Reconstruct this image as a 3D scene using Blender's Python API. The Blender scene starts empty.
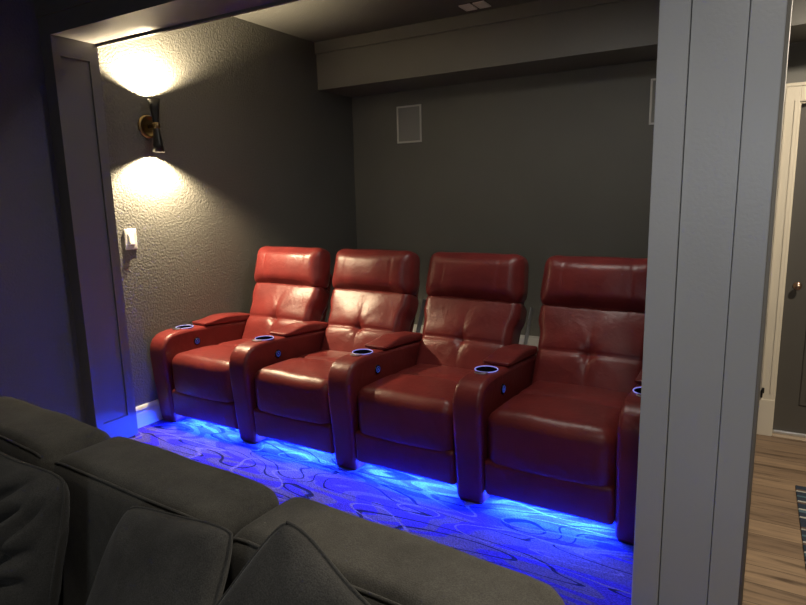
import bpy, bmesh, math, random
from mathutils import Vector, Matrix, noise
random.seed(4)
C = bpy.context.scene.collection
PI = math.pi

# ------------------------------------------------------------------ materials
def nmat(name):
    m = bpy.data.materials.new(name); m.use_nodes = True
    nt = m.node_tree; b = nt.nodes['Principled BSDF']
    return m, nt, b
def N(nt, typ, **kw):
    n = nt.nodes.new(typ)
    for k, v in kw.items():
        if k in n.inputs: n.inputs[k].default_value = v
        else: setattr(n, k, v)
    return n
def coords(nt, scale=(1,1,1), kind='Object'):
    tc = N(nt, 'ShaderNodeTexCoord'); mp = N(nt, 'ShaderNodeMapping')
    mp.inputs['Scale'].default_value = scale
    nt.links.new(tc.outputs[kind], mp.inputs['Vector'])
    return mp.outputs['Vector']
def ramp(nt, src, stops, interp='LINEAR'):
    r = N(nt, 'ShaderNodeValToRGB'); r.color_ramp.interpolation = interp
    e = r.color_ramp.elements
    while len(e) < len(stops): e.new(0.5)
    for el, (p, c) in zip(e, stops):
        el.position = p; el.color = (*c, 1) if len(c) == 3 else c
    nt.links.new(src, r.inputs['Fac']); return r.outputs['Color']
def bump(nt, b, h, strength, dist=0.01):
    n = N(nt, 'ShaderNodeBump'); n.inputs['Strength'].default_value = strength; n.inputs['Distance'].default_value = dist
    nt.links.new(h, n.inputs['Height']); nt.links.new(n.outputs['Normal'], b.inputs['Normal'])
def paint(name, col, rough=.5, nscale=60, bstr=.1, bdist=.004, var=.06, spec=.5):
    m, nt, b = nmat(name)
    v = coords(nt)
    n = N(nt, 'ShaderNodeTexNoise', Scale=nscale, Detail=3.0); nt.links.new(v, n.inputs['Vector'])
    n2 = N(nt, 'ShaderNodeTexNoise', Scale=1.7, Detail=2.0); nt.links.new(v, n2.inputs['Vector'])
    lo = tuple(c*(1-var) for c in col); hi = tuple(min(1, c*(1+var)) for c in col)
    c = ramp(nt, n2.outputs['Fac'], [(.3, lo), (.7, hi)]); nt.links.new(c, b.inputs['Base Color'])
    b.inputs['Roughness'].default_value = rough; b.inputs['Specular IOR Level'].default_value = spec
    if bstr: bump(nt, b, n.outputs['Fac'], bstr, bdist)
    return m
def emis(name, col, strength, base=(.02,.02,.02)):
    m, nt, b = nmat(name)
    b.inputs['Base Color'].default_value = (*base, 1)
    b.inputs['Emission Color'].default_value = (*col, 1); b.inputs['Emission Strength'].default_value = strength
    return m
def metal(name, col, rough, metallic=1.0):
    m = paint(name, col, rough, 200, .02, .001, .03)
    m.node_tree.nodes['Principled BSDF'].inputs['Metallic'].default_value = metallic
    return m

M = {}
# knockdown-textured wall paint
def wallmat(name, col, bs=.34, rough=.55):
    m, nt, b = nmat(name); v = coords(nt)
    vo = N(nt, 'ShaderNodeTexNoise', Scale=85.0, Detail=3.0, Roughness=.5, Distortion=.15); nt.links.new(v, vo.inputs['Vector'])
    h = ramp(nt, vo.outputs['Fac'], [(.30, (0,0,0)), (.72, (1,1,1))])
    n2 = N(nt, 'ShaderNodeTexNoise', Scale=1.3, Detail=3.0); nt.links.new(v, n2.inputs['Vector'])
    c = ramp(nt, n2.outputs['Fac'], [(.3, tuple(x*.94 for x in col)), (.7, tuple(x*1.06 for x in col))])
    nt.links.new(c, b.inputs['Base Color']); b.inputs['Roughness'].default_value = rough
    b.inputs['Specular IOR Level'].default_value = .35
    bump(nt, b, h, bs, .006); return m
M['wall'] = wallmat('charcoal_wall_paint', (.135,.133,.122))
M['wall_smooth'] = wallmat('charcoal_back_wall_paint', (.15,.148,.134), .06, .6)
M['ceiling'] = wallmat('grey_ceiling_paint', (.13,.13,.122), .2, .7)
M['soffit'] = paint('soffit_paint', (.15,.146,.134), .55)
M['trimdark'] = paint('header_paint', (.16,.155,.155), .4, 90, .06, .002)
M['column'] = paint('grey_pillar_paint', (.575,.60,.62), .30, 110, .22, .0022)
M['bead'] = paint('beige_corner_bead', (.30,.285,.25), .6)
M['base'] = paint('white_baseboard_paint', (.62,.62,.60), .35, 100, .02)
M['casing'] = paint('cream_casing_paint', (.66,.60,.48), .4, 80, .04)
M['sill'] = paint('tan_sill', (.38,.29,.20), .5, 80, .05)
M['door'] = paint('taupe_door_paint', (.085,.078,.067), .4, 80, .05)
M['plastic'] = paint('white_plastic', (.56,.55,.53), .35, 100, 0)
M['grille'] = paint('speaker_mesh', (.25,.25,.24), .7, 900, .4, .002)
M['vent'] = paint('white_vent_metal', (.95,.95,.93), .45, 100, 0)
M['spkframe'] = paint('speaker_frame_grey', (.62,.61,.58), .5, 100, 0)
M['black'] = paint('matte_black_metal', (.012,.011,.010), .4, 100, 0)
M['blackplastic'] = paint('black_base_panel', (.015,.014,.016), .6, 100, 0)
M['brass'] = metal('antique_brass', (.22,.155,.07), .34)
M['bronze'] = metal('aged_bronze_knob', (.40,.27,.20), .28)
M['steel'] = metal('brushed_steel', (.55,.56,.60), .28)
M['alu'] = metal('threshold_aluminium', (.62,.63,.64), .35)
M['well'] = paint('cup_well_black', (.006,.006,.012), .25, 100, 0)
M['ring'] = emis('cup_ring_glow', (.25,.25,.95), .62, (.3,.3,.4))
M['btn'] = paint('button_black', (.004,.005,.012), .25, 100, 0)
M['btnglow'] = emis('button_blue_glow', (.03,.08,1.0), .55)
M['icon'] = emis('button_icon_glow', (.06,.14,1.0), .24)
M['led'] = emis('blue_led_strip', (.008,.047,1.0), 1350.0)
M['bulb'] = emis('warm_bulb', (1,.86,.58), 18.0)

def leather():
    m, nt, b = nmat('red_leather'); v = coords(nt)
    n1 = N(nt, 'ShaderNodeTexNoise', Scale=7.0, Detail=4.0, Distortion=.4); nt.links.new(v, n1.inputs['Vector'])
    vo = N(nt, 'ShaderNodeTexVoronoi', Scale=330.0); nt.links.new(v, vo.inputs['Vector'])
    n3 = N(nt, 'ShaderNodeTexNoise', Scale=22.0, Detail=3.0, Distortion=.8); nt.links.new(v, n3.inputs['Vector'])
    c = ramp(nt, n1.outputs['Fac'], [(.25, (.130,.018,.018)), (.75, (.200,.026,.024))]); nt.links.new(c, b.inputs['Base Color'])
    mx = N(nt, 'ShaderNodeMath', operation='MULTIPLY_ADD'); mx.inputs[1].default_value = .12
    nt.links.new(vo.outputs['Distance'], mx.inputs[0]); nt.links.new(n3.outputs['Fac'], mx.inputs[2])
    bump(nt, b, mx.outputs[0], .35, .006)
    b.inputs['Roughness'].default_value = .37; b.inputs['Specular IOR Level'].default_value = .5
    return m
M['leather'] = leather()

def fabric(name, col, sheen=.25):
    m, nt, b = nmat(name); v = coords(nt)
    n1 = N(nt, 'ShaderNodeTexNoise', Scale=420.0, Detail=2.0); nt.links.new(v, n1.inputs['Vector'])
    n2 = N(nt, 'ShaderNodeTexNoise', Scale=9.0, Detail=5.0, Roughness=.65); nt.links.new(v, n2.inputs['Vector'])
    mul = N(nt, 'ShaderNodeMath', operation='MULTIPLY'); nt.links.new(n1.outputs['Fac'], mul.inputs[0]); nt.links.new(n2.outputs['Fac'], mul.inputs[1])
    c = ramp(nt, mul.outputs[0], [(.12, tuple(x*.62 for x in col)), (.4, tuple(x*1.3 for x in col))]); nt.links.new(c, b.inputs['Base Color'])
    b.inputs['Roughness'].default_value = .9; b.inputs['Specular IOR Level'].default_value = .15
    b.inputs['Sheen Weight'].default_value = sheen; b.inputs['Sheen Roughness'].default_value = .5
    bump(nt, b, n1.outputs['Fac'], .25, .003); return m
M['sofa'] = fabric('charcoal_velvet', (.112,.105,.088), .12)
M['pillow'] = fabric('charcoal_pillow_cloth', (.070,.068,.062), .10)
M['piping'] = fabric('charcoal_piping', (.105,.10,.087), .1)

def carpet():
    m, nt, b = nmat('wavy_patterned_carpet')
    tc = N(nt, 'ShaderNodeTexCoord')
    def contour(rot, sc, loc_, k):
        mp = N(nt, 'ShaderNodeMapping'); mp.inputs['Rotation'].default_value = (0,0,rot); mp.inputs['Scale'].default_value = sc; mp.inputs['Location'].default_value = loc_
        nt.links.new(tc.outputs['Object'], mp.inputs['Vector'])
        n = N(nt, 'ShaderNodeTexNoise', Scale=1.0, Detail=.6, Distortion=.9); nt.links.new(mp.outputs['Vector'], n.inputs['Vector'])
        a = N(nt, 'ShaderNodeMath', operation='MULTIPLY'); a.inputs[1].default_value = k; nt.links.new(n.outputs['Fac'], a.inputs[0])
        f = N(nt, 'ShaderNodeMath', operation='FRACT'); nt.links.new(a.outputs[0], f.inputs[0]); return f.outputs[0]
    w1 = contour(.30, (1.2,6.0,1), (0,0,0), 7.0)      # sinuous carved lines
    w2 = contour(.12, (1.25,5.6,1), (3.1,1.7,0), 6.0)  # leaf-like patches
    w3 = contour(-.2, (1.0,4.0,1), (7.7,4.2,0), 6.0)
    patch = ramp(nt, w2, [(.0, (.11,.095,.155)), (.42, (.10,.085,.15)), (.52, (.050,.032,.27)), (.96, (.055,.035,.28)), (1, (.11,.095,.155))])
    l1 = ramp(nt, w1, [(.0, (0,0,0)), (.03, (1,1,1)), (.11, (1,1,1)), (.15, (0,0,0))])
    l3 = ramp(nt, w3, [(.0, (0,0,0)), (.02, (1,1,1)), (.06, (1,1,1)), (.09, (0,0,0))])
    mx = N(nt, 'ShaderNodeMixRGB'); nt.links.new(l1, mx.inputs['Fac']); nt.links.new(patch, mx.inputs[1]); mx.inputs[2].default_value = (.012,.010,.035,1)
    mx2 = N(nt, 'ShaderNodeMixRGB'); nt.links.new(l3, mx2.inputs['Fac']); nt.links.new(mx.outputs[0], mx2.inputs[1]); mx2.inputs[2].default_value = (.17,.15,.21,1)
    fn = N(nt, 'ShaderNodeTexNoise', Scale=160.0, Detail=3.0); nt.links.new(tc.outputs['Object'], fn.inputs['Vector'])
    fr = ramp(nt, fn.outputs['Fac'], [(.3, (.6,.6,.6)), (.7, (1.25,1.25,1.25))])
    mm = N(nt, 'ShaderNodeMixRGB', blend_type='MULTIPLY'); mm.inputs['Fac'].default_value = 1
    nt.links.new(mx2.outputs[0], mm.inputs[1]); nt.links.new(fr, mm.inputs[2]); nt.links.new(mm.outputs[0], b.inputs['Base Color'])
    sub = N(nt, 'ShaderNodeMath', operation='MULTIPLY_ADD'); sub.inputs[1].default_value = -1.5
    nt.links.new(l1, sub.inputs[0]); nt.links.new(fn.outputs['Fac'], sub.inputs[2])
    bump(nt, b, sub.outputs[0], .6, .01)
    b.inputs['Roughness'].default_value = .95; b.inputs['Specular IOR Level'].default_value = .1
    return m
M['carpet'] = carpet()

def wood():
    m, nt, b = nmat('oak_plank_floor'); v = coords(nt)
    br = N(nt, 'ShaderNodeTexBrick'); br.offset = .37; br.offset_frequency = 2
    for k, x in {'Scale':1.0, 'Mortar Size':.0016, 'Brick Width':1.22, 'Row Height':.142, 'Bias':0.0}.items(): br.inputs[k].default_value = x
    br.inputs['Color1'].default_value = (.30,.205,.125,1); br.inputs['Color2'].default_value = (.185,.122,.076,1); br.inputs['Mortar'].default_value = (.05,.035,.025,1)
    nt.links.new(v, br.inputs['Vector'])
    mp = N(nt, 'ShaderNodeMapping'); mp.inputs['Scale'].default_value = (2.2, 26, 1)
    tc = N(nt, 'ShaderNodeTexCoord'); nt.links.new(tc.outputs['Object'], mp.inputs['Vector'])
    n = N(nt, 'ShaderNodeTexNoise', Scale=1.0, Detail=5.0, Roughness=.6, Distortion=.6); nt.links.new(mp.outputs['Vector'], n.inputs['Vector'])
    g = ramp(nt, n.outputs['Fac'], [(.28, (.30,.27,.25)), (.46, (.95,.95,.95)), (.75, (1.3,1.28,1.22))])
    mm = N(nt, 'ShaderNodeMixRGB', blend_type='MULTIPLY'); mm.inputs['Fac'].default_value = 1
    nt.links.new(br.outputs['Color'], mm.inputs[1]); nt.links.new(g, mm.inputs[2]); nt.links.new(mm.outputs[0], b.inputs['Base Color'])
    b.inputs['Roughness'].default_value = .5; bump(nt, b, n.outputs['Fac'], .08, .003); return m
M['wood'] = wood()

def rugmat():
    m, nt, b = nmat('striped_navy_rug'); tc = N(nt, 'ShaderNodeTexCoord')
    sp = N(nt, 'ShaderNodeSeparateXYZ'); nt.links.new(tc.outputs['Object'], sp.inputs[0])
    f = N(nt, 'ShaderNodeMath', operation='MULTIPLY'); f.inputs[1].default_value = 1/.43; nt.links.new(sp.outputs['Y'], f.inputs[0])
    fr = N(nt, 'ShaderNodeMath', operation='FRACT'); nt.links.new(f.outputs[0], fr.inputs[0])
    navy, cream, teal, brown = (.022,.033,.055), (.42,.41,.36), (.07,.13,.16), (.12,.075,.055)
    c = ramp(nt, fr.outputs[0], [(0, navy), (.12, cream), (.16, navy), (.26, teal), (.33, cream), (.36, navy), (.50, brown), (.54, cream), (.575, navy), (.68, teal), (.72, navy), (.83, cream), (.86, brown), (.90, navy)], 'CONSTANT')
    n = N(nt, 'ShaderNodeTexNoise', Scale=260.0, Detail=2.0); nt.links.new(tc.outputs['Object'], n.inputs['Vector'])
    g = ramp(nt, n.outputs['Fac'], [(.3, (.6,.6,.6)), (.7, (1.2,1.2,1.2))])
    mm = N(nt, 'ShaderNodeMixRGB', blend_type='MULTIPLY'); mm.inputs['Fac'].default_value = 1
    nt.links.new(c, mm.inputs[1]); nt.links.new(g, mm.inputs[2]); nt.links.new(mm.outputs[0], b.inputs['Base Color'])
    b.inputs['Roughness'].default_value = .95; bump(nt, b, n.outputs['Fac'], .4, .004); return m
M['rug'] = rugmat()

# ------------------------------------------------------------------ mesh helpers
def obj(name, bm, mat, parent=None, smooth=True, wn=False):
    bmesh.ops.recalc_face_normals(bm, faces=bm.faces[:])
    me = bpy.data.meshes.new(name); bm.to_mesh(me); bm.free()
    for p in me.polygons: p.use_smooth = smooth
    me.materials.append(M[mat] if isinstance(mat, str) else mat)
    o = bpy.data.objects.new(name, me); C.objects.link(o)
    if parent: o.parent = parent
    if wn:
        w = o.modifiers.new('wn', 'WEIGHTED_NORMAL'); w.keep_sharp = True
    return o
def thing(name, label, cat, loc=(0,0,0), rz=0, group=None):
    o = bpy.data.objects.new(name, None); C.objects.link(o); o.location = loc; o.rotation_euler = (0,0,rz)
    o.empty_display_size = .1
    return tag(o, label, cat, group)
def tag(o, label, cat, group=None):
    o['label'] = label; o['category'] = cat
    if group: o['group'] = group
    return o
def struct(name, bm, mat, parent=None, smooth=False, label=None):
    o = obj(name, bm, mat, parent, smooth)
    if not parent: o['kind'] = 'structure'
    if label: o['label'] = label
    return o
def add_box(bm, x0, x1, y0, y1, z0, z1, bev=0, seg=2):
    t = bmesh.new()
    vs = [t.verts.new((x, y, z)) for x in (x0,x1) for y in (y0,y1) for z in (z0,z1)]
    for f in ((0,1,3,2),(4,6,7,5),(0,4,5,1),(2,3,7,6),(0,2,6,4),(1,5,7,3)): t.faces.new([vs[i] for i in f])
    if bev: bmesh.ops.bevel(t, geom=t.edges[:], offset=bev, segments=seg, profile=.5, affect='EDGES')
    merge(bm, t); return bm
def merge(bm, t, mat=None):
    if mat is not None: bmesh.ops.transform(t, matrix=mat, verts=t.verts[:])
    me = bpy.data.meshes.new('tmp'); t.to_mesh(me); t.free(); bm.from_mesh(me); bpy.data.meshes.remove(me); return bm
def box(*a, **k): return add_box(bmesh.new(), *a, **k)
def rbox(w, d, h, r, n=(6,6,6), cap=4, puff=(0,0,0), fn=None, cen=(0,0,0)):
    """rounded, puffed cushion block"""
    half = (w/2, d/2, h/2)
    def axis(a, k):
        r_ = min(r, a*.98); c = a - r_
        inner = [-c + 2*c*i/k for i in range(k+1)]
        caps = [c + r_*math.tan(PI/4*(i+1)/cap) for i in range(cap)]
        return [-x for x in reversed(caps)] + inner + caps
    ax = [axis(half[i], n[i]) for i in range(3)]
    bm = bmesh.new(); cache = {}
    def vert(p):
        key = tuple(round(c, 6) for c in p)
        if key in cache: return cache[key]
        q = []; dlt = []
        for i in range(3):
            r_ = min(r, half[i]*.98); c = half[i] - r_
            k = max(-c, min(c, p[i])); q.append(k); dlt.append((p[i]-k)/r_)
        L = math.sqrt(sum(x*x for x in dlt)) or 1
        m = max(abs(x) for x in dlt)
        s = m/L
        out = [q[i] + dlt[i]*s*min(r, half[i]*.98) for i in range(3)]
        u = [max(-1, min(1, p[i]/half[i])) for i in range(3)]
        for i in range(3):
            if puff[i]:
                j, k2 = (i+1) % 3, (i+2) % 3
                out[i] += puff[i]*u[i]*(1-u[j]**2)*(1-u[k2]**2)
        v = Vector(out)
        if fn: v = Vector(fn(v, u))
        cache[key] = bm.verts.new(v + Vector(cen)); return cache[key]
    for a in range(3):
        i, j = (a+1) % 3, (a+2) % 3
        for sgn in (-1, 1):
            for s in range(len(ax[i])-1):
                for t in range(len(ax[j])-1):
                    quad = []
                    for (ds, dt) in ((0,0),(1,0),(1,1),(0,1)):
                        p = [0,0,0]; p[a] = sgn*ax[a][-1]; p[i] = ax[i][s+ds]; p[j] = ax[j][t+dt]
                        quad.append(vert(p))
                    try: bm.faces.new(quad)
                    except ValueError: pass
    return bm
def lathe(prof, n=28, axis='Z', cen=(0,0,0), closed=True):
    bm = bmesh.new(); rings = []
    for (r, z) in prof:
        ring = []
        for i in range(n):
            a = 2*PI*i/n; p = (r*math.cos(a), r*math.sin(a), z)
            if axis == 'X': p = (z, p[0], p[1])
            if axis == 'Y': p = (p[0], z, p[1])
            ring.append(bm.verts.new(Vector(p)+Vector(cen)))
        rings.append(ring)
    for a, b in zip(rings, rings[1:]):
        for i in range(n): bm.faces.new((a[i], a[(i+1)%n], b[(i+1)%n], b[i]))
    if closed:
        for r_ in (rings[0], rings[-1]):
            try: bm.faces.new(r_)
            except ValueError: pass
    return bm
def torus(R, r, cen, normal=(0,0,1), n=32, m=8, sy=1):
    bm = bmesh.new(); q = Vector((0,0,1)).rotation_difference(Vector(normal)).to_matrix(); rings = []
    for i in range(n):
        a = 2*PI*i/n; ring = []
        for j in range(m):
            b = 2*PI*j/m; p = Vector(((R+r*math.cos(b))*math.cos(a), (R+r*math.cos(b))*math.sin(a)*sy, r*math.sin(b)))
            ring.append(bm.verts.new(q @ p + Vector(cen)))
        rings.append(ring)
    for i in range(n):
        for j in range(m): bm.faces.new((rings[i][j], rings[(i+1)%n][j], rings[(i+1)%n][(j+1)%m], rings[i][(j+1)%m]))
    return bm
def tube(pts, r, n=8):
    bm = bmesh.new(); pts = [Vector(p) for p in pts]; rings = []
    for i, p in enumerate(pts):
        t = (pts[min(i+1, len(pts)-1)] - pts[max(i-1, 0)]).normalized()
        a = t.orthogonal() if abs(t.z) > .9 else t.cross(Vector((0,0,1)))
        a.normalize(); b = t.cross(a)
        rings.append([bm.verts.new(p + r*(math.cos(2*PI*k/n)*a + math.sin(2*PI*k/n)*b)) for k in range(n)])
    for a, b in zip(rings, rings[1:]):
        for i in range(n): bm.faces.new((a[i], a[(i+1)%n], b[(i+1)%n], b[i]))
    bm.faces.new(rings[0]); bm.faces.new(rings[-1]); return bm
def prism(poly, x0, x1, bev, seg=4):
    """(y, z) outline extruded along x with rounded rims"""
    bm = bmesh.new()
    a = [bm.verts.new((x0, y, z)) for y, z in poly]; b = [bm.verts.new((x1, y, z)) for y, z in poly]
    bm.faces.new(a); bm.faces.new(list(reversed(b))); k = len(poly)
    for i in range(k): bm.faces.new((a[i], b[i], b[(i+1)%k], a[(i+1)%k]))
    bmesh.ops.recalc_face_normals(bm, faces=bm.faces[:])
    if bev:
        rim = [e for e in bm.edges if abs(e.verts[0].co.x - e.verts[1].co.x) < 1e-6]
        bmesh.ops.bevel(bm, geom=rim, offset=bev, segments=seg, profile=.5, affect='EDGES', clamp_overlap=True)
    return bm
def sstep(a, b, x):
    t = max(0, min(1, (x-a)/(b-a))); return t*t*(3-2*t)
def gauss(x, s): return math.exp(-(x/s)**2)

# ------------------------------------------------------------------ dimensions
EYE = 1.638                       # camera height above the plank floor
RZ = .298                         # top of the carpeted platform
XL, YB, CZ = -3.15, 4.52, 2.848   # left wall, back wall, ceiling
YF, XR = -2.4, 2.4                # behind the camera, right of the hall
Y1, Y2 = 1.838, 2.083             # the framed opening's thickness
HB = 2.453                        # underside of the header
PX = -3.06                        # face of the left jamb
KX0, KX1 = -.272, .031            # the pillar
SY, SB = 4.049, 2.488             # soffit

# ------------------------------------------------------------------ setting
struct('floor', box(XL-.1, XR+.1, YF-.1, YB+.1, -.1, 0), 'wood')
struct('ceiling', box(XL-.1, XR+.1, YF-.1, YB+.1, CZ, CZ+.1), 'ceiling')
struct('wall_left', box(XL-.1, XL, YF-.1, YB+.1, 0, CZ), 'wall')
struct('wall_front', box(XL, XR, YF-.1, YF, 0, CZ), 'wall_smooth')
struct('wall_right', box(XR, XR+.1, YF-.1, YB+.1, 0, CZ), 'wall_smooth')
DX0, DX1, DH = .166, .98, 2.13
w = bmesh.new()
add_box(w, XL, DX0-.012, YB, YB+.1, 0, CZ); add_box(w, DX1+.012, XR, YB, YB+.1, 0, CZ); add_box(w, DX0-.012, DX1+.012, YB, YB+.1, DH+.012, CZ)
struct('wall_back', w, 'wall_smooth')
struct('wall_partition', box(-.20, -.02, Y2, SY, 0, CZ), 'wall_smooth')
struct('ceiling_soffit', add_box(box(XL, XR, SY, YB, SB, CZ), XL, XR, SY-.018, SY, 2.762, CZ), 'soffit')
struct('floor_platform', box(XL, -.03, 1.72, YB, 0, RZ, bev=.012), 'carpet', label='raised platform covered in wavy patterned carpet')

# header over the opening, with a small lip on its inner edge
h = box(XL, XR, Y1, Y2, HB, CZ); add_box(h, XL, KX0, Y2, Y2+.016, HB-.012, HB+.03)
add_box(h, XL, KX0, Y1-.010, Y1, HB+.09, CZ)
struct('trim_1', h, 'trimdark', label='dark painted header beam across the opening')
# left jamb with its recessed panel
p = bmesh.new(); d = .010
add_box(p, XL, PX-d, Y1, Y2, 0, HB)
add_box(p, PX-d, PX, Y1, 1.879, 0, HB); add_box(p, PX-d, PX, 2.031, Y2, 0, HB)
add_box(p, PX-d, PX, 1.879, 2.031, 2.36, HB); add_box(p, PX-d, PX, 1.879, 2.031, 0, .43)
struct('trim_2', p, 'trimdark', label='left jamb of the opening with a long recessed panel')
# grey pillar with its recessed panel
k = bmesh.new(); d = .012
add_box(k, -.1925, -.0605, Y1+d, Y2, 0, HB); add_box(k, KX0, -.195, Y1+d, Y2, 0, HB); add_box(k, -.058, KX1-.012, Y1+d, Y2, 0, HB); add_box(k, -.2, -.05, Y1+.05, Y2, 0, HB)
add_box(k, KX0, -.195, Y1, Y1+d, 0, HB, bev=.002); add_box(k, -.058, .020, Y1, Y1+d, 0, HB, bev=.002)
add_box(k, -.195, -.058, Y1, Y1+d, 0, .16)
col = struct('wall_pillar', k, 'column', label='wide grey painted pillar with a recessed centre panel')
struct('corner_bead', lathe([(.0065, 0), (.0065, HB)], 12, cen=(.0245, Y1+.006, 0)), 'bead', col, True)
struct('edge_strip', add_box(bmesh.new(), .019, KX1, Y1+.006, Y2, 0, HB), 'bead', col)

# baseboards with a moulded top
def baseboard(name, pts, z):
    (x0, y0), (x1, y1) = pts; along_y = abs(y1-y0) > abs(x1-x0)
    prof = [(0,0), (.016,0), (.016,.085), (.012,.092), (.012,.104), (.016,.107), (.010,.122), (.004,.128), (0,.13)]
    bm = bmesh.new(); rows = []
    for (x, y) in pts:
        rows.append([bm.verts.new((x+o, y, z+h_)) if along_y else bm.verts.new((x, y-o, z+h_)) for o, h_ in prof])
    n = len(prof)
    for i in range(n): bm.faces.new((rows[0][i], rows[0][(i+1)%n], rows[1][(i+1)%n], rows[1][i]))
    bm.faces.new(rows[0]); bm.faces.new(list(reversed(rows[1]))); struct(name, bm, 'base')
baseboard('baseboard_left', [(XL, Y2), (XL, YB)], RZ)
def sb(name, x0, x1, z, hh): struct(name, add_box(box(x0, x1, YB-.014, YB, z, z+hh), x0, x1, YB-.009, YB, z+hh, z+hh+.02), 'base')
sb('baseboard_back', XL+.017, -.20, RZ, .20)

# panelled hall door with casing
dr = bmesh.new()
add_box(dr, DX0, DX1, YB+.040, YB+.078, .012, DH, bev=.003)
door = struct('door_1', dr, 'door', label='taupe panelled door at the end of the hall')
for (x0, x1, z0, z1) in ((.30,.54,.22,.90), (.61,.85,.22,.90), (.30,.54,1.10,1.98), (.61,.85,1.10,1.98)):
    q = bmesh.new(); add_box(q, x0, x1, YB+.032, YB+.041, z0, z1, bev=.006)
    add_box(q, x0+.035, x1-.035, YB+.026, YB+.036, z0+.035, z1-.035, bev=.008)
    struct('door_panel', q, 'door', door)
kn = lathe([(.002,-.001), (.024,-.001), (.025,-.005), (.018,-.010), (.008,-.014), (.008,-.030), (.015,-.035), (.0205,-.043), (.021,-.050), (.017,-.057), (.007,-.061), (.001,-.0615)], 24, 'Y', (.232, YB+.04, 1.010))
struct('door_knob', kn, 'bronze', door, True)
cs = bmesh.new()
add_box(cs, DX0-.103, DX0-.008, YB-.022, YB, 0, DH+.11, bev=.004); add_box(cs, DX1+.008, DX1+.103, YB-.022, YB, 0, DH+.11, bev=.004)
add_box(cs, DX0-.008, DX1+.008, YB-.020, YB, DH+.012, DH+.106, bev=.004)
add_box(cs, DX0-.112, DX1+.112, YB-.028, YB, DH+.100, DH+.122, bev=.004)
add_box(cs, DX0-.085, DX0-.075, YB-.027, YB-.02, .3, DH+.09); add_box(cs, DX0-.035, DX0-.028, YB-.027, YB-.02, .3, DH+.02)
add_box(cs, DX0-.106, DX0-.004, YB-.026, YB, 0, .25, bev=.003)
add_box(cs, DX0-.012, DX0-.001, YB-.003, YB+.1, 0, DH+.012); add_box(cs, DX1+.001, DX1+.012, YB-.003, YB+.1, 0, DH+.012)
add_box(cs, DX0, DX1, YB-.003, YB+.1, DH+.001, DH+.012)
struct('trim_3', cs, 'casing', label='cream casing around the hall door')
struct('trim_4', box(DX0-.001, DX1+.001, YB-.03, YB+.09, 0, .009, bev=.003), 'sill', label='tan wooden sill under the hall door')
struct('trim_5', box(DX0, DX1, YB+.020, YB+.039, .009, .032, bev=.006), 'alu', label='metal sweep strip along the bottom of the hall door')
lt = box(.079, .091, YB-.040, YB-.027, .262, .318, bev=.004); add_box(lt, .083, .099, YB-.052, YB-.040, .298, .335, bev=.004)
tag(obj('door_latch', lt, 'black'), 'small black metal catch low on the cream door casing', 'latch')

# ------------------------------------------------------------------ fixtures
# sconce
sx, sy, sz = -3.072, 2.412, 2.071
sc = thing('wall_sconce', 'black and brass hourglass wall sconce glowing up and down on the textured wall', 'wall light', (XL, sy, sz))
def loc(bm, x=0, y=0, z=0): bmesh.ops.translate(bm, vec=(x,y,z), verts=bm.verts[:]); return bm
obj('backplate', lathe([(.001,.001), (.066,.001), (.067,.010), (.061,.017), (.052,.018), (.050,.013), (.020,.015), (.001,.016)], 36, 'X'), 'brass', sc)
obj('arm', lathe([(.012,.012), (.012,.055), (.016,.058), (.018,.066)], 20, 'X'), 'brass', sc)
obj('joint', lathe([(.001,-.016), (.0205,-.016), (.0225,-.010), (.0225,.010), (.0205,.016), (.001,.016)], 24, 'Z', (sx-XL, 0, 0)), 'brass', sc)
for s in (1, -1):
    a = [(.018, .014), (.021, .05), (.027, .10), (.0345, .150), (.033, .150), (.026, .10), (.019, .05), (.001, .04)]
    sh = obj('lamp_shade', lathe([(r, s*z) for r, z in a], 28, 'Z', (sx-XL, 0, 0), closed=False), 'black', sc)
    obj('bulb', lathe([(.001, s*.07), (.014, s*.075), (.020, s*.095), (.020, s*.112), (.012, s*.125), (.001, s*.129)], 20, 'Z', (sx-XL, 0, 0)), 'bulb', sh)
# switch
sw = thing('light_switch', 'white rocker light switch on the textured wall beside the jamb', 'switch', (XL, 2.224, 1.424))
obj('wall_plate', loc(rbox(.008, .079, .120, .004, (1,4,4), 2), .004), 'plastic', sw)
fr_ = box(.008, .0105, -.0185, .0185, -.036, .036, bev=.001); obj('switch_frame', fr_, 'plastic', sw)
rk = rbox(.009, .031, .064, .003, (1,2,4), 2, fn=lambda v, u: (v.x + .005*u[2]*(-1), v.y, v.z)); obj('rocker', loc(rk, .0105), M['plastic'], sw)
# speakers
def speaker(x, label):
    s = thing('wall_speaker', label, 'speaker', (x, YB, 2.2195), 0, 'in-wall speakers on the back wall')
    f = bmesh.new(); w2, h2, t = .117, .150, .014
    add_box(f, -w2, w2, -.010, 0, h2-t, h2, bev=.002); add_box(f, -w2, w2, -.010, 0, -h2, -h2+t, bev=.002)
    add_box(f, -w2, -w2+t, -.010, 0, -h2+t, h2-t, bev=.002); add_box(f, w2-t, w2, -.010, 0, -h2+t, h2-t, bev=.002)
    obj('frame', f, 'spkframe', s, False)
    obj('grille', box(-w2+t, w2-t, -.006, 0, -h2+t, h2-t), 'grille', s, False)
speaker(-2.577, 'square grey in-wall speaker on the back wall near the left corner')
speaker(-.583, 'in-wall speaker on the back wall mostly hidden behind the grey pillar')
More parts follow.
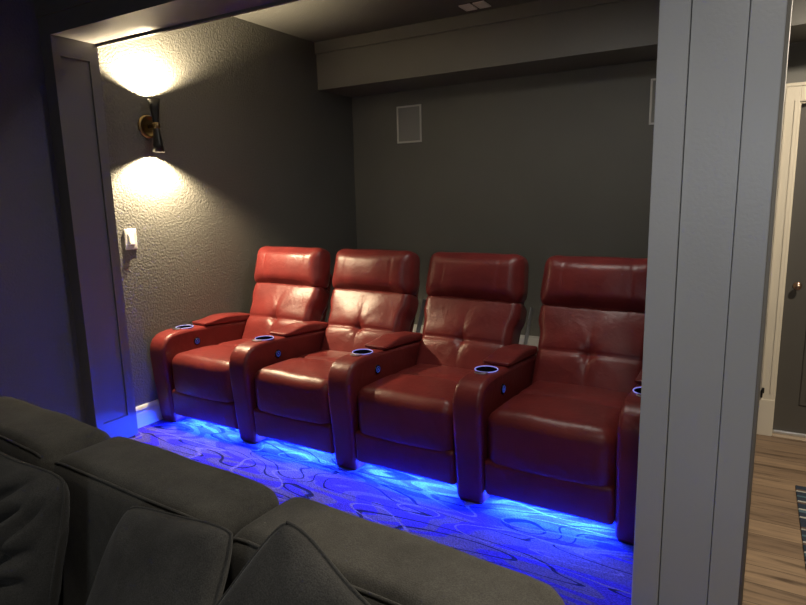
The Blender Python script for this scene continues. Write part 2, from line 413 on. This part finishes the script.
# ceiling vent: two louvred panels
vt = thing('ceiling_vent', 'white twin panel vent grille on the dark ceiling by the soffit', 'vent', (-1.700, 3.875, CZ))
obj('mount_plate', box(-.088, .088, -.060, .060, -.004, 0), 'black', vt, False)
for s in (-1, 1):
    g = bmesh.new(); x0, x1 = (-.088, -.010) if s < 0 else (.010, .088)
    add_box(g, x0, x1, -.062, -.052, -.012, -.004); add_box(g, x0, x1, .052, .062, -.012, -.004)
    add_box(g, x0, x0+.008, -.052, .052, -.012, -.004); add_box(g, x1-.008, x1, -.052, .052, -.012, -.004)
    for i in range(7): add_box(g, x0+.008, x1-.008, -.050+i*.0148, -.039+i*.0148, -.010, -.005)
    obj('louvre_panel', g, 'vent', vt, False)
# rug
rg = box(-.42, .42, -.44, .44, 0, .010, bev=.004)
o = obj('rug', rg, 'rug', None, False); o.location = (.690, 3.325, 0); o.rotation_euler.z = .008
tag(o, 'navy striped woven rug on the plank floor of the hall', 'rug')

# ------------------------------------------------------------------ recliners
PITCH, AW = .6805, .136
SX = .068                     # seat centre in the unit's own frame
def arm_mesh():
    prof = [(.012,0), (.002,.015), (-.006,.06), (-.016,.16), (-.029,.28), (-.037,.37), (-.040,.43), (-.037,.465), (-.028,.497), (-.012,.523), (.012,.542), (.045,.553), (.09,.558),
            (.14,.559), (.19,.557), (.27,.552), (.40,.541), (.55,.528), (.70,.515), (.735,.505), (.745,.48), (.745,.25), (.742,.03), (.735,0)]
    bm = prism(prof, -AW/2, AW/2, .024, 4)
    a = obj('armrest', bm, 'leather')
    cut = obj('cut', lathe([(.049,-.07), (.049,.06)], 32, 'Z', (0, .185, .557)), 'well')
    b = a.modifiers.new('b', 'BOOLEAN'); b.object = cut; b.operation = 'DIFFERENCE'; b.solver = 'EXACT'
    dg = bpy.context.evaluated_depsgraph_get(); me = bpy.data.meshes.new_from_object(a.evaluated_get(dg))
    a.modifiers.clear(); bpy.data.objects.remove(cut); old = a.data; a.data = me; bpy.data.meshes.remove(old); me.name = 'armrest'
    me.materials.clear(); me.materials.append(M['leather'])
    for p_ in me.polygons: p_.use_smooth = True; p_.material_index = 0
    w_ = a.modifiers.new('wn', 'WEIGHTED_NORMAL'); w_.keep_sharp = True
    me.set_sharp_from_angle(angle=math.radians(50))
    return a
def arm_children(a):
    def lidfn(v, u):
        t = (u[1]+1)/2
        thick = .020 + .030*sstep(0, .5, t) - .008*sstep(.6, 1, t)
        return (v.x, v.y, (v.z/.06 + .5)*thick + (.5515 - .036*t))
    lid = rbox(AW-.002, .415, .06, .016, (6,14,2), 4, (0,0,.004), lidfn); loc(lid, 0, .497, 0)
    for v in lid.verts: v.co.z += 0
    obj('armrest_lid', lid, 'leather', a)
    obj('cup_holder', lathe([(.001,-.062), (.040,-.062), (.0465,-.055), (.0475,.001), (.0475,.003), (.0505,.003), (.0505,-.004)], 32, 'Z', (0,.185,.557), closed=False), 'well', a)
    obj('light_ring', torus(.0515, .0024, (0,.185,.5615)), 'ring', a)
    obj('chrome_tab', rbox(.056, .028, .004, .002, (4,2,1), 2, fn=lambda v, u: (v.x, v.y+.012*u[0]*u[0], v.z), cen=(0,.116,.5615)), 'steel', a)
    for s in (1,):
        x = s*(AW/2)
        bt = obj('control_button', lathe([(.001,0), (.024,0), (.024,.003), (.020,.0045), (.001,.0045)], 28, 'X', (x, .215, .470)), 'btn', a)
        # (ring and symbol are part of the button's face)
        ic = torus(.0150, .0014, (x+.0048, .215, .470), (1,0,0), 24, 6); obj_ = merge(ic, tube([(x+.0050, .215, .467), (x+.0050, .215, .479)], .0017, 6))
        merge(ic, torus(.0072, .0012, (x+.0050, .215, .466), (1,0,0), 20, 6))
        obj('button_symbol', ic, 'icon', a)
def tuft(x, s, wid, hgt):
    """depth of the stitched cross on the back cushion (x, s from its centre)"""
    d_ = .017*math.exp(-(x*x+s*s)/(.035**2))
    d_ += .011*gauss(s, .008)*(1-.25*abs(x)/wid) + .006*gauss(s, .03)
    d_ += .005*gauss(x, .007)*sstep(hgt*1.0, 0, abs(s)) + .004*gauss(x, .03)*sstep(hgt, 0, abs(s))
    r_ = math.hypot(x, s); th = math.atan2(s, x)
    d_ += .0016*math.exp(-r_/.09)*math.cos(th*8+.6)
    return d_
def make_recliner(label):
    r = thing('recliner', label, 'recliner', (0,0,RZ), 0, 'red leather recliners in the row')
    a = arm_mesh(); a.parent = r; a.location = (-PITCH/2+AW/2, 0, 0); arm_children(a)
    W = PITCH-AW-.006
    # seat: waterfall front, cross seam
    def seatfn(v, u):
        x, y, z = v
        top = sstep(.2, .9, u[2])
        z += top*(-.030*(u[1]+1)/2)
        z -= top*.014*gauss(y-.005+.0, .010)          # seam across the seat
        z -= top*.006*gauss(y-.005, .04)
        front = sstep(-.2, -.9, u[1])
        y -= front*.010*(1-u[0]**2)
        y += front*.010*sstep(0, -1, u[2])
        n_ = noise.noise(Vector((x*7, y*7, z*3)))*.004
        return (x, y, z + n_*top)
    obj('seat_cushion', rbox(W, .66, .275, .062, (16,36,8), 5, (0,.002,.020), seatfn, (SX, .315, .306)), 'leather', r)
    obj('footrest', rbox(W, .080, .166, .020, (14,2,10), 4, (0,.006,0), lambda v, u: (v.x, v.y + .0015*math.sin(u[0]*40)*0 - .006*u[2], v.z), (SX, .030, .138)), 'leather', r)
    # lower back cushion with stitched cross
    def frame(O, ang):
        u_ = Vector((0, math.sin(ang), math.cos(ang))); n_ = Vector((0, math.cos(ang), -math.sin(ang)))
        return lambda x, t, s: Vector((SX+x, O[0], O[1])) + u_*s + n_*t - Vector((0,0,0)) + Vector((0,0,0))
    lower = frame((.540, .385), math.radians(28))
    def backfn(v, u):
        x, t, s = v.x, v.y, v.z
        wscale = .922 + .078*sstep(.06, .15, s)
        fr = sstep(.1, -.7, u[1])
        t += fr*tuft(x, s+.022, .285, .2)
        t += fr*.004*noise.noise(Vector((x*9, s*9, 2.3)))
        return lower(x*wscale, t+.085, s+.2225)
    obj('back_cushion', rbox(.575, .17, .485, .045, (46,2,40), 5, (.006,.022,0), backfn), 'leather', r)
    upper = frame((.716, .778), math.radians(14))
    def headfn(v, u):
        x, t, s = v.x, v.y, v.z
        x *= 1 - .035*sstep(-.6, 1, u[2])
        fr = sstep(.1, -.8, u[1])
        for q in (-.165, .165): t += fr*.003*gauss(x-q, .006)*sstep(1, .55, abs(u[2]))
        t += fr*.004*noise.noise(Vector((x*8, s*8, 7.1)))
        cw = sstep(.55, 1, abs(u[0]))*sstep(.3, 1, abs(u[2]))
        x += .010*cw*(1 if u[0] > 0 else -1); s += cw*(.010 if u[2] > 0 else -.016)
        return upper(x, t+.088, s+.125)
    obj('headrest', rbox(.584, .185, .256, .074, (44,3,10), 6, (.004,.020,.008), headfn), 'leather', r)
    def shellfn(v, u): return lower(v.x, v.y+.195 - .045*sstep(.2, 1, u[2]), v.z+.235)
    obj('back_shell', rbox(.50, .045, .70, .02, (6,2,12), 4, (0,0,0), shellfn), 'leather', r)
    for s in (-1, 1):
        bm = bmesh.new()
        t = rbox(.006, .050, .31, .003, (1,2,8), 2, fn=lambda v, u: lower(s*.286+v.x, v.y+.205, v.z+.315)); merge(bm, t)
        obj('recline_bracket', bm, 'steel', r)
    b = box(SX-.26, SX+.26, .13, .74, .035, .24, bev=.01); obj('base', b, 'blackplastic', r, False)
    obj('led_strip', box(SX-W/2+.035, SX+W/2-.035, .048, .062, .042, .052), 'led', r, False)
    return r
def copy_tree(o, parent=None):
    c = o.copy(); C.objects.link(c)
    if parent: c.parent = parent
    for ch in list(o.children): copy_tree(ch, c)
    return c
labels = ['red leather recliner at the left end beside the textured wall',
          'red leather recliner, second from the textured left wall',
          'red leather recliner, third from the left wall, next to the end seat',
          'red leather recliner at the right end, partly hidden by the grey pillar']
first = make_recliner(labels[0]); seats = [first]
for i in range(1, 4): seats.append(copy_tree(first))
for i, s in enumerate(seats):
    s['label'] = labels[i]
    s.location = (-2.795 + i*.6825, 2.292 - i*.014, RZ); s.rotation_euler.z = -.012
# the end unit has a right armrest too
for ch in list(seats[3].children):
    if ch.name.startswith('armrest'):
        e = copy_tree(ch, seats[3]); e.location.x = PITCH/2+AW/2

# ------------------------------------------------------------------ sofa in front
so = thing('reclining_sofa', 'charcoal velvet reclining sofa in the foreground seen from above its backrests', 'sofa', (-1.15,.90,0), math.radians(-3.2))
SO = Vector((1.15,-.90,0))
secs = [(-2.125, -1.500), (-1.482, -.852), (-.834, -.215)]
SOFA_R = -.215
for i, (x0, x1) in enumerate(secs):
    w_ = x1-x0; xc = (x0+x1)/2; rim = {}
    def bfn(v, u, i=i, rim=rim, xc=xc):
        x, y, z = v
        z += -.010*sstep(.8, 1, abs(u[0]))*sstep(.3, 1, u[2])
        if u[1] < 0: y += -.03*sstep(.2, -1, u[2])
        top = sstep(.3, 1, u[2])
        z += top*.005*noise.noise(Vector((x*6+i, y*6, 0)))
        y += .004*noise.noise(Vector((x*5, z*5, 3+i)))
        if u[1] < -.999 and u[2] > .999: rim[round(x, 5)] = (x+xc, y+.835-.002, z+.745+.002)
        return (x, y, z)
    bk = obj('back_cushion', loc(rbox(w_, .20, .56, .040, (18,6,16), 5, (.003,.016,.010), bfn, (xc, .835, .745)), *SO), 'sofa', so)
    pts = [Vector(rim[k])+SO for k in sorted(rim)][2:-2]
    obj('piping', tube(pts, .0032, 8), 'piping', bk)
    obj('seat_cushion', loc(rbox(w_, .66, .20, .06, (14,14,4), 4, (0,.01,.03), None, (xc, .40, .43)), *SO), 'sofa', so)
    obj('footrest', loc(rbox(w_, .08, .26, .03, (8,2,8), 3, (0,.01,0), None, (xc, .075, .20)), *SO), 'sofa', so)
for (x0, x1) in ((SOFA_R+.006, SOFA_R+.256), (-2.385, -2.131)):
    obj('armrest', loc(rbox(x1-x0, .90, .60, .07, (6,14,10), 4, (.004,0,.02), None, ((x0+x1)/2, .49, .33)), *SO), 'sofa', so)
obj('base', loc(box(-2.36, .02, .13, .90, .05, .36, bev=.02), *SO), 'sofa', so, False)
for x in (-2.3, -.05):
    for y in (.16, .84): obj('leg', lathe([(.020,0), (.026,.06)], 16, cen=Vector((x, y, 0))+SO), 'black', so)

FOLDS = [(.62,.74,.12,.42,.034), (.84,.74,.32,.19,.036), (.32,.19,.84,.34,.030), (-.05,.05,.80,.06,.028), (.45,.93,-.3,.62,.016), (.2,-.25,.75,-.35,.014), (-.5,.4,-.1,-.1,.016)]
def pillow(label, size, thick, loc_, rot, seed, wrinkle):
    bm = bmesh.new(); n = 84 if wrinkle > .02 else 40
    def P(i, j, s):
        u = -1+2*i/n; v = -1+2*j/n
        f = (max(0, 1-abs(u)**3.2)*max(0, 1-abs(v)**3.2))**.55
        cr = 1 - .085*(u*v)**4
        x = u*size/2*(1-.04*(1-v*v)*abs(u))*cr; z = v*size/2*(1-.04*(1-u*u)*abs(v))*cr
        t = thick/2*f
        q = Vector((x*5+seed, z*5, s*3+seed))
        wr = wrinkle*(noise.noise(q)*.6 + noise.noise(Vector((x*3+z*11+seed, z*4-x*3, s*2)))*.9)
        if wrinkle > .02:      # soft diagonal folds of a slumped pillow
            wr = wr*.35; uu = (u-.50)/.46; fw = 0
            if s < 0:
                for (u0, v0, u1, v1, dp) in FOLDS:
                    du, dv = u1-u0, v1-v0; tt = max(0, min(1, ((uu-u0)*du+(v-v0)*dv)/(du*du+dv*dv)))
                    dd = math.hypot(uu-u0-tt*du, v-v0-tt*dv); w_ = .045+.05*abs(tt-.4)
                    fw += dp*(.12+.88*math.sin(PI*(.06+.88*tt)))*math.exp(-max(0, dd-.2)*4)*(-1.25*math.exp(-(dd/w_)**2) + .75*math.exp(-((dd-.15)/.10)**2))
            wr += fw*min(1, f*1.7)/max(.05, min(1, f**1.6*1.3))
        # creases fanning from the corners
        for cx_, cz_ in ((1,1), (-1,1), (1,-1)):
            dx, dz = u-cx_, v-cz_; rr = math.hypot(dx, dz); th = math.atan2(dz, dx)
            wr += wrinkle*(.15 if wrinkle > .02 else .8)*math.sin(th*9+seed)*math.exp(-((rr-.55)/.4)**2)
        y = s*(t + wr*min(1, f**1.6*1.3)) + .006*math.sin(u*5+seed)*(1-f)
        return Vector((x, y, z))
    g = {}
    for s in (1, -1):
        for i in range(n+1):
            for j in range(n+1):
                edge = i in (0, n) or j in (0, n)
                key = (i, j, 0 if edge else s)
                if key not in g: g[key] = bm.verts.new(P(i, j, s) if not edge else Vector((P(i,j,1).x, .006*math.sin((-1+2*i/n)*5+seed), P(i,j,1).z)))
        for i in range(n):
            for j in range(n):
                q = [g[(a, b, 0 if (a in (0,n) or b in (0,n)) else s)] for a, b in ((i,j),(i+1,j),(i+1,j+1),(i,j+1))]
                try: bm.faces.new(q)
                except ValueError: pass
    edge = [g[(i,0,0)].co.copy() for i in range(n)] + [g[(n,j,0)].co.copy() for j in range(n)] + [g[(n-i,n,0)].co.copy() for i in range(n)] + [g[(0,n-j,0)].co.copy() for j in range(n)]
    edge.append(edge[0].copy())
    o = obj('throw_pillow', bm, 'pillow'); o.location = loc_; o.rotation_euler = rot
    tag(o, label, 'pillow', 'throw pillows on the sofa')
    obj('piping', tube(edge, .0030, 6), 'pillow', o)
    return o
pillow('charcoal throw pillow at far left of the sofa, deeply creased', .49, .17, (-1.500, .600, .838), (math.radians(-14), math.radians(3), math.radians(3)), 3.1, .034)
pillow('smooth charcoal throw pillow in the middle, against the second sofa back', 0.355, .11, (-.912, .600, .900), (math.radians(-33), math.radians(-9), math.radians(-5)), 8.4, .004)
pillow('charcoal throw pillow at the right of the sofa, tilted with one corner up', .385, .11, (-.527, .550, .925), (math.radians(-28), math.radians(29), math.radians(-5)), 5.7, .004)

# ------------------------------------------------------------------ lights
def spot(name, loc_, target, power, size, blend, col, rad=.03):
    l = bpy.data.lights.new(name, 'SPOT'); l.energy = power; l.spot_size = math.radians(size); l.spot_blend = blend; l.color = col; l.shadow_soft_size = rad
    o = bpy.data.objects.new(name, l); C.objects.link(o); o.location = loc_
    o.rotation_euler = (Vector(target)-Vector(loc_)).to_track_quat('-Z', 'Y').to_euler(); return o
WARM = (1, .80, .50)
spot('sconce_up_light', (sx, sy, sz+.140), (sx, sy, sz+2), 210, 142, .4, WARM, .018)
spot('sconce_down_light', (sx, sy, sz-.140), (sx, sy, sz-2), 170, 138, .45, WARM, .018)
spot('room_can_light', (.05, .45, 2.82), (.0, .75, 0), 43, 150, .7, (1, .93, .84), .07)
spot('hall_can_light', (.95, 3.1, 2.82), (.85, 3.2, 0), 215, 174, .4, (1, .87, .70), .07)

spot('alcove_fill_light', (-.95, 2.50, 2.82), (-.95, 2.75, 0), 40, 172, .5, (1, .95, .86), .09)  # unseen wide spot added behind the header as ambient fill for the alcove
l = bpy.data.lights.new('cool_sheen_fill', 'AREA'); l.shape = 'RECTANGLE'; l.size = .6; l.size_y = .9; l.energy = 9; l.color = (.82,.90,1)  # unseen area light added behind the camera for the pillar's cool sheen
o = bpy.data.objects.new('cool_sheen_fill', l); C.objects.link(o); o.location = (.15, -2.3, 1.85); o.rotation_euler = (math.radians(90), 0, 0)
w = bpy.data.worlds.new('world'); bpy.context.scene.world = w; w.use_nodes = True
w.node_tree.nodes['Background'].inputs['Color'].default_value = (.02,.02,.025,1); w.node_tree.nodes['Background'].inputs['Strength'].default_value = .2

# ------------------------------------------------------------------ camera
yaw, pitch, roll = math.radians(-30.66), math.radians(10.08), math.radians(1.36)
fwd = Vector((math.sin(yaw)*math.cos(pitch), math.cos(yaw)*math.cos(pitch), -math.sin(pitch)))
right = Vector((math.cos(yaw), -math.sin(yaw), 0)); down = fwd.cross(right)
r2 = math.cos(roll)*right + math.sin(roll)*down; d2 = -math.sin(roll)*right + math.cos(roll)*down
mt = Matrix((r2, -d2, -fwd)).transposed().to_4x4(); mt.translation = (0, 0, EYE)
cam = bpy.data.cameras.new('camera'); co = bpy.data.objects.new('camera', cam); C.objects.link(co)
co.matrix_world = mt; cam.sensor_fit = 'HORIZONTAL'; cam.sensor_width = 36; cam.lens = 602.7/806*36; cam.clip_start = .02
sc_ = bpy.context.scene; sc_.camera = co
sc_.view_settings.view_transform = 'Standard'; sc_.view_settings.look = 'None'; sc_.view_settings.exposure = 0; sc_.view_settings.gamma = 1
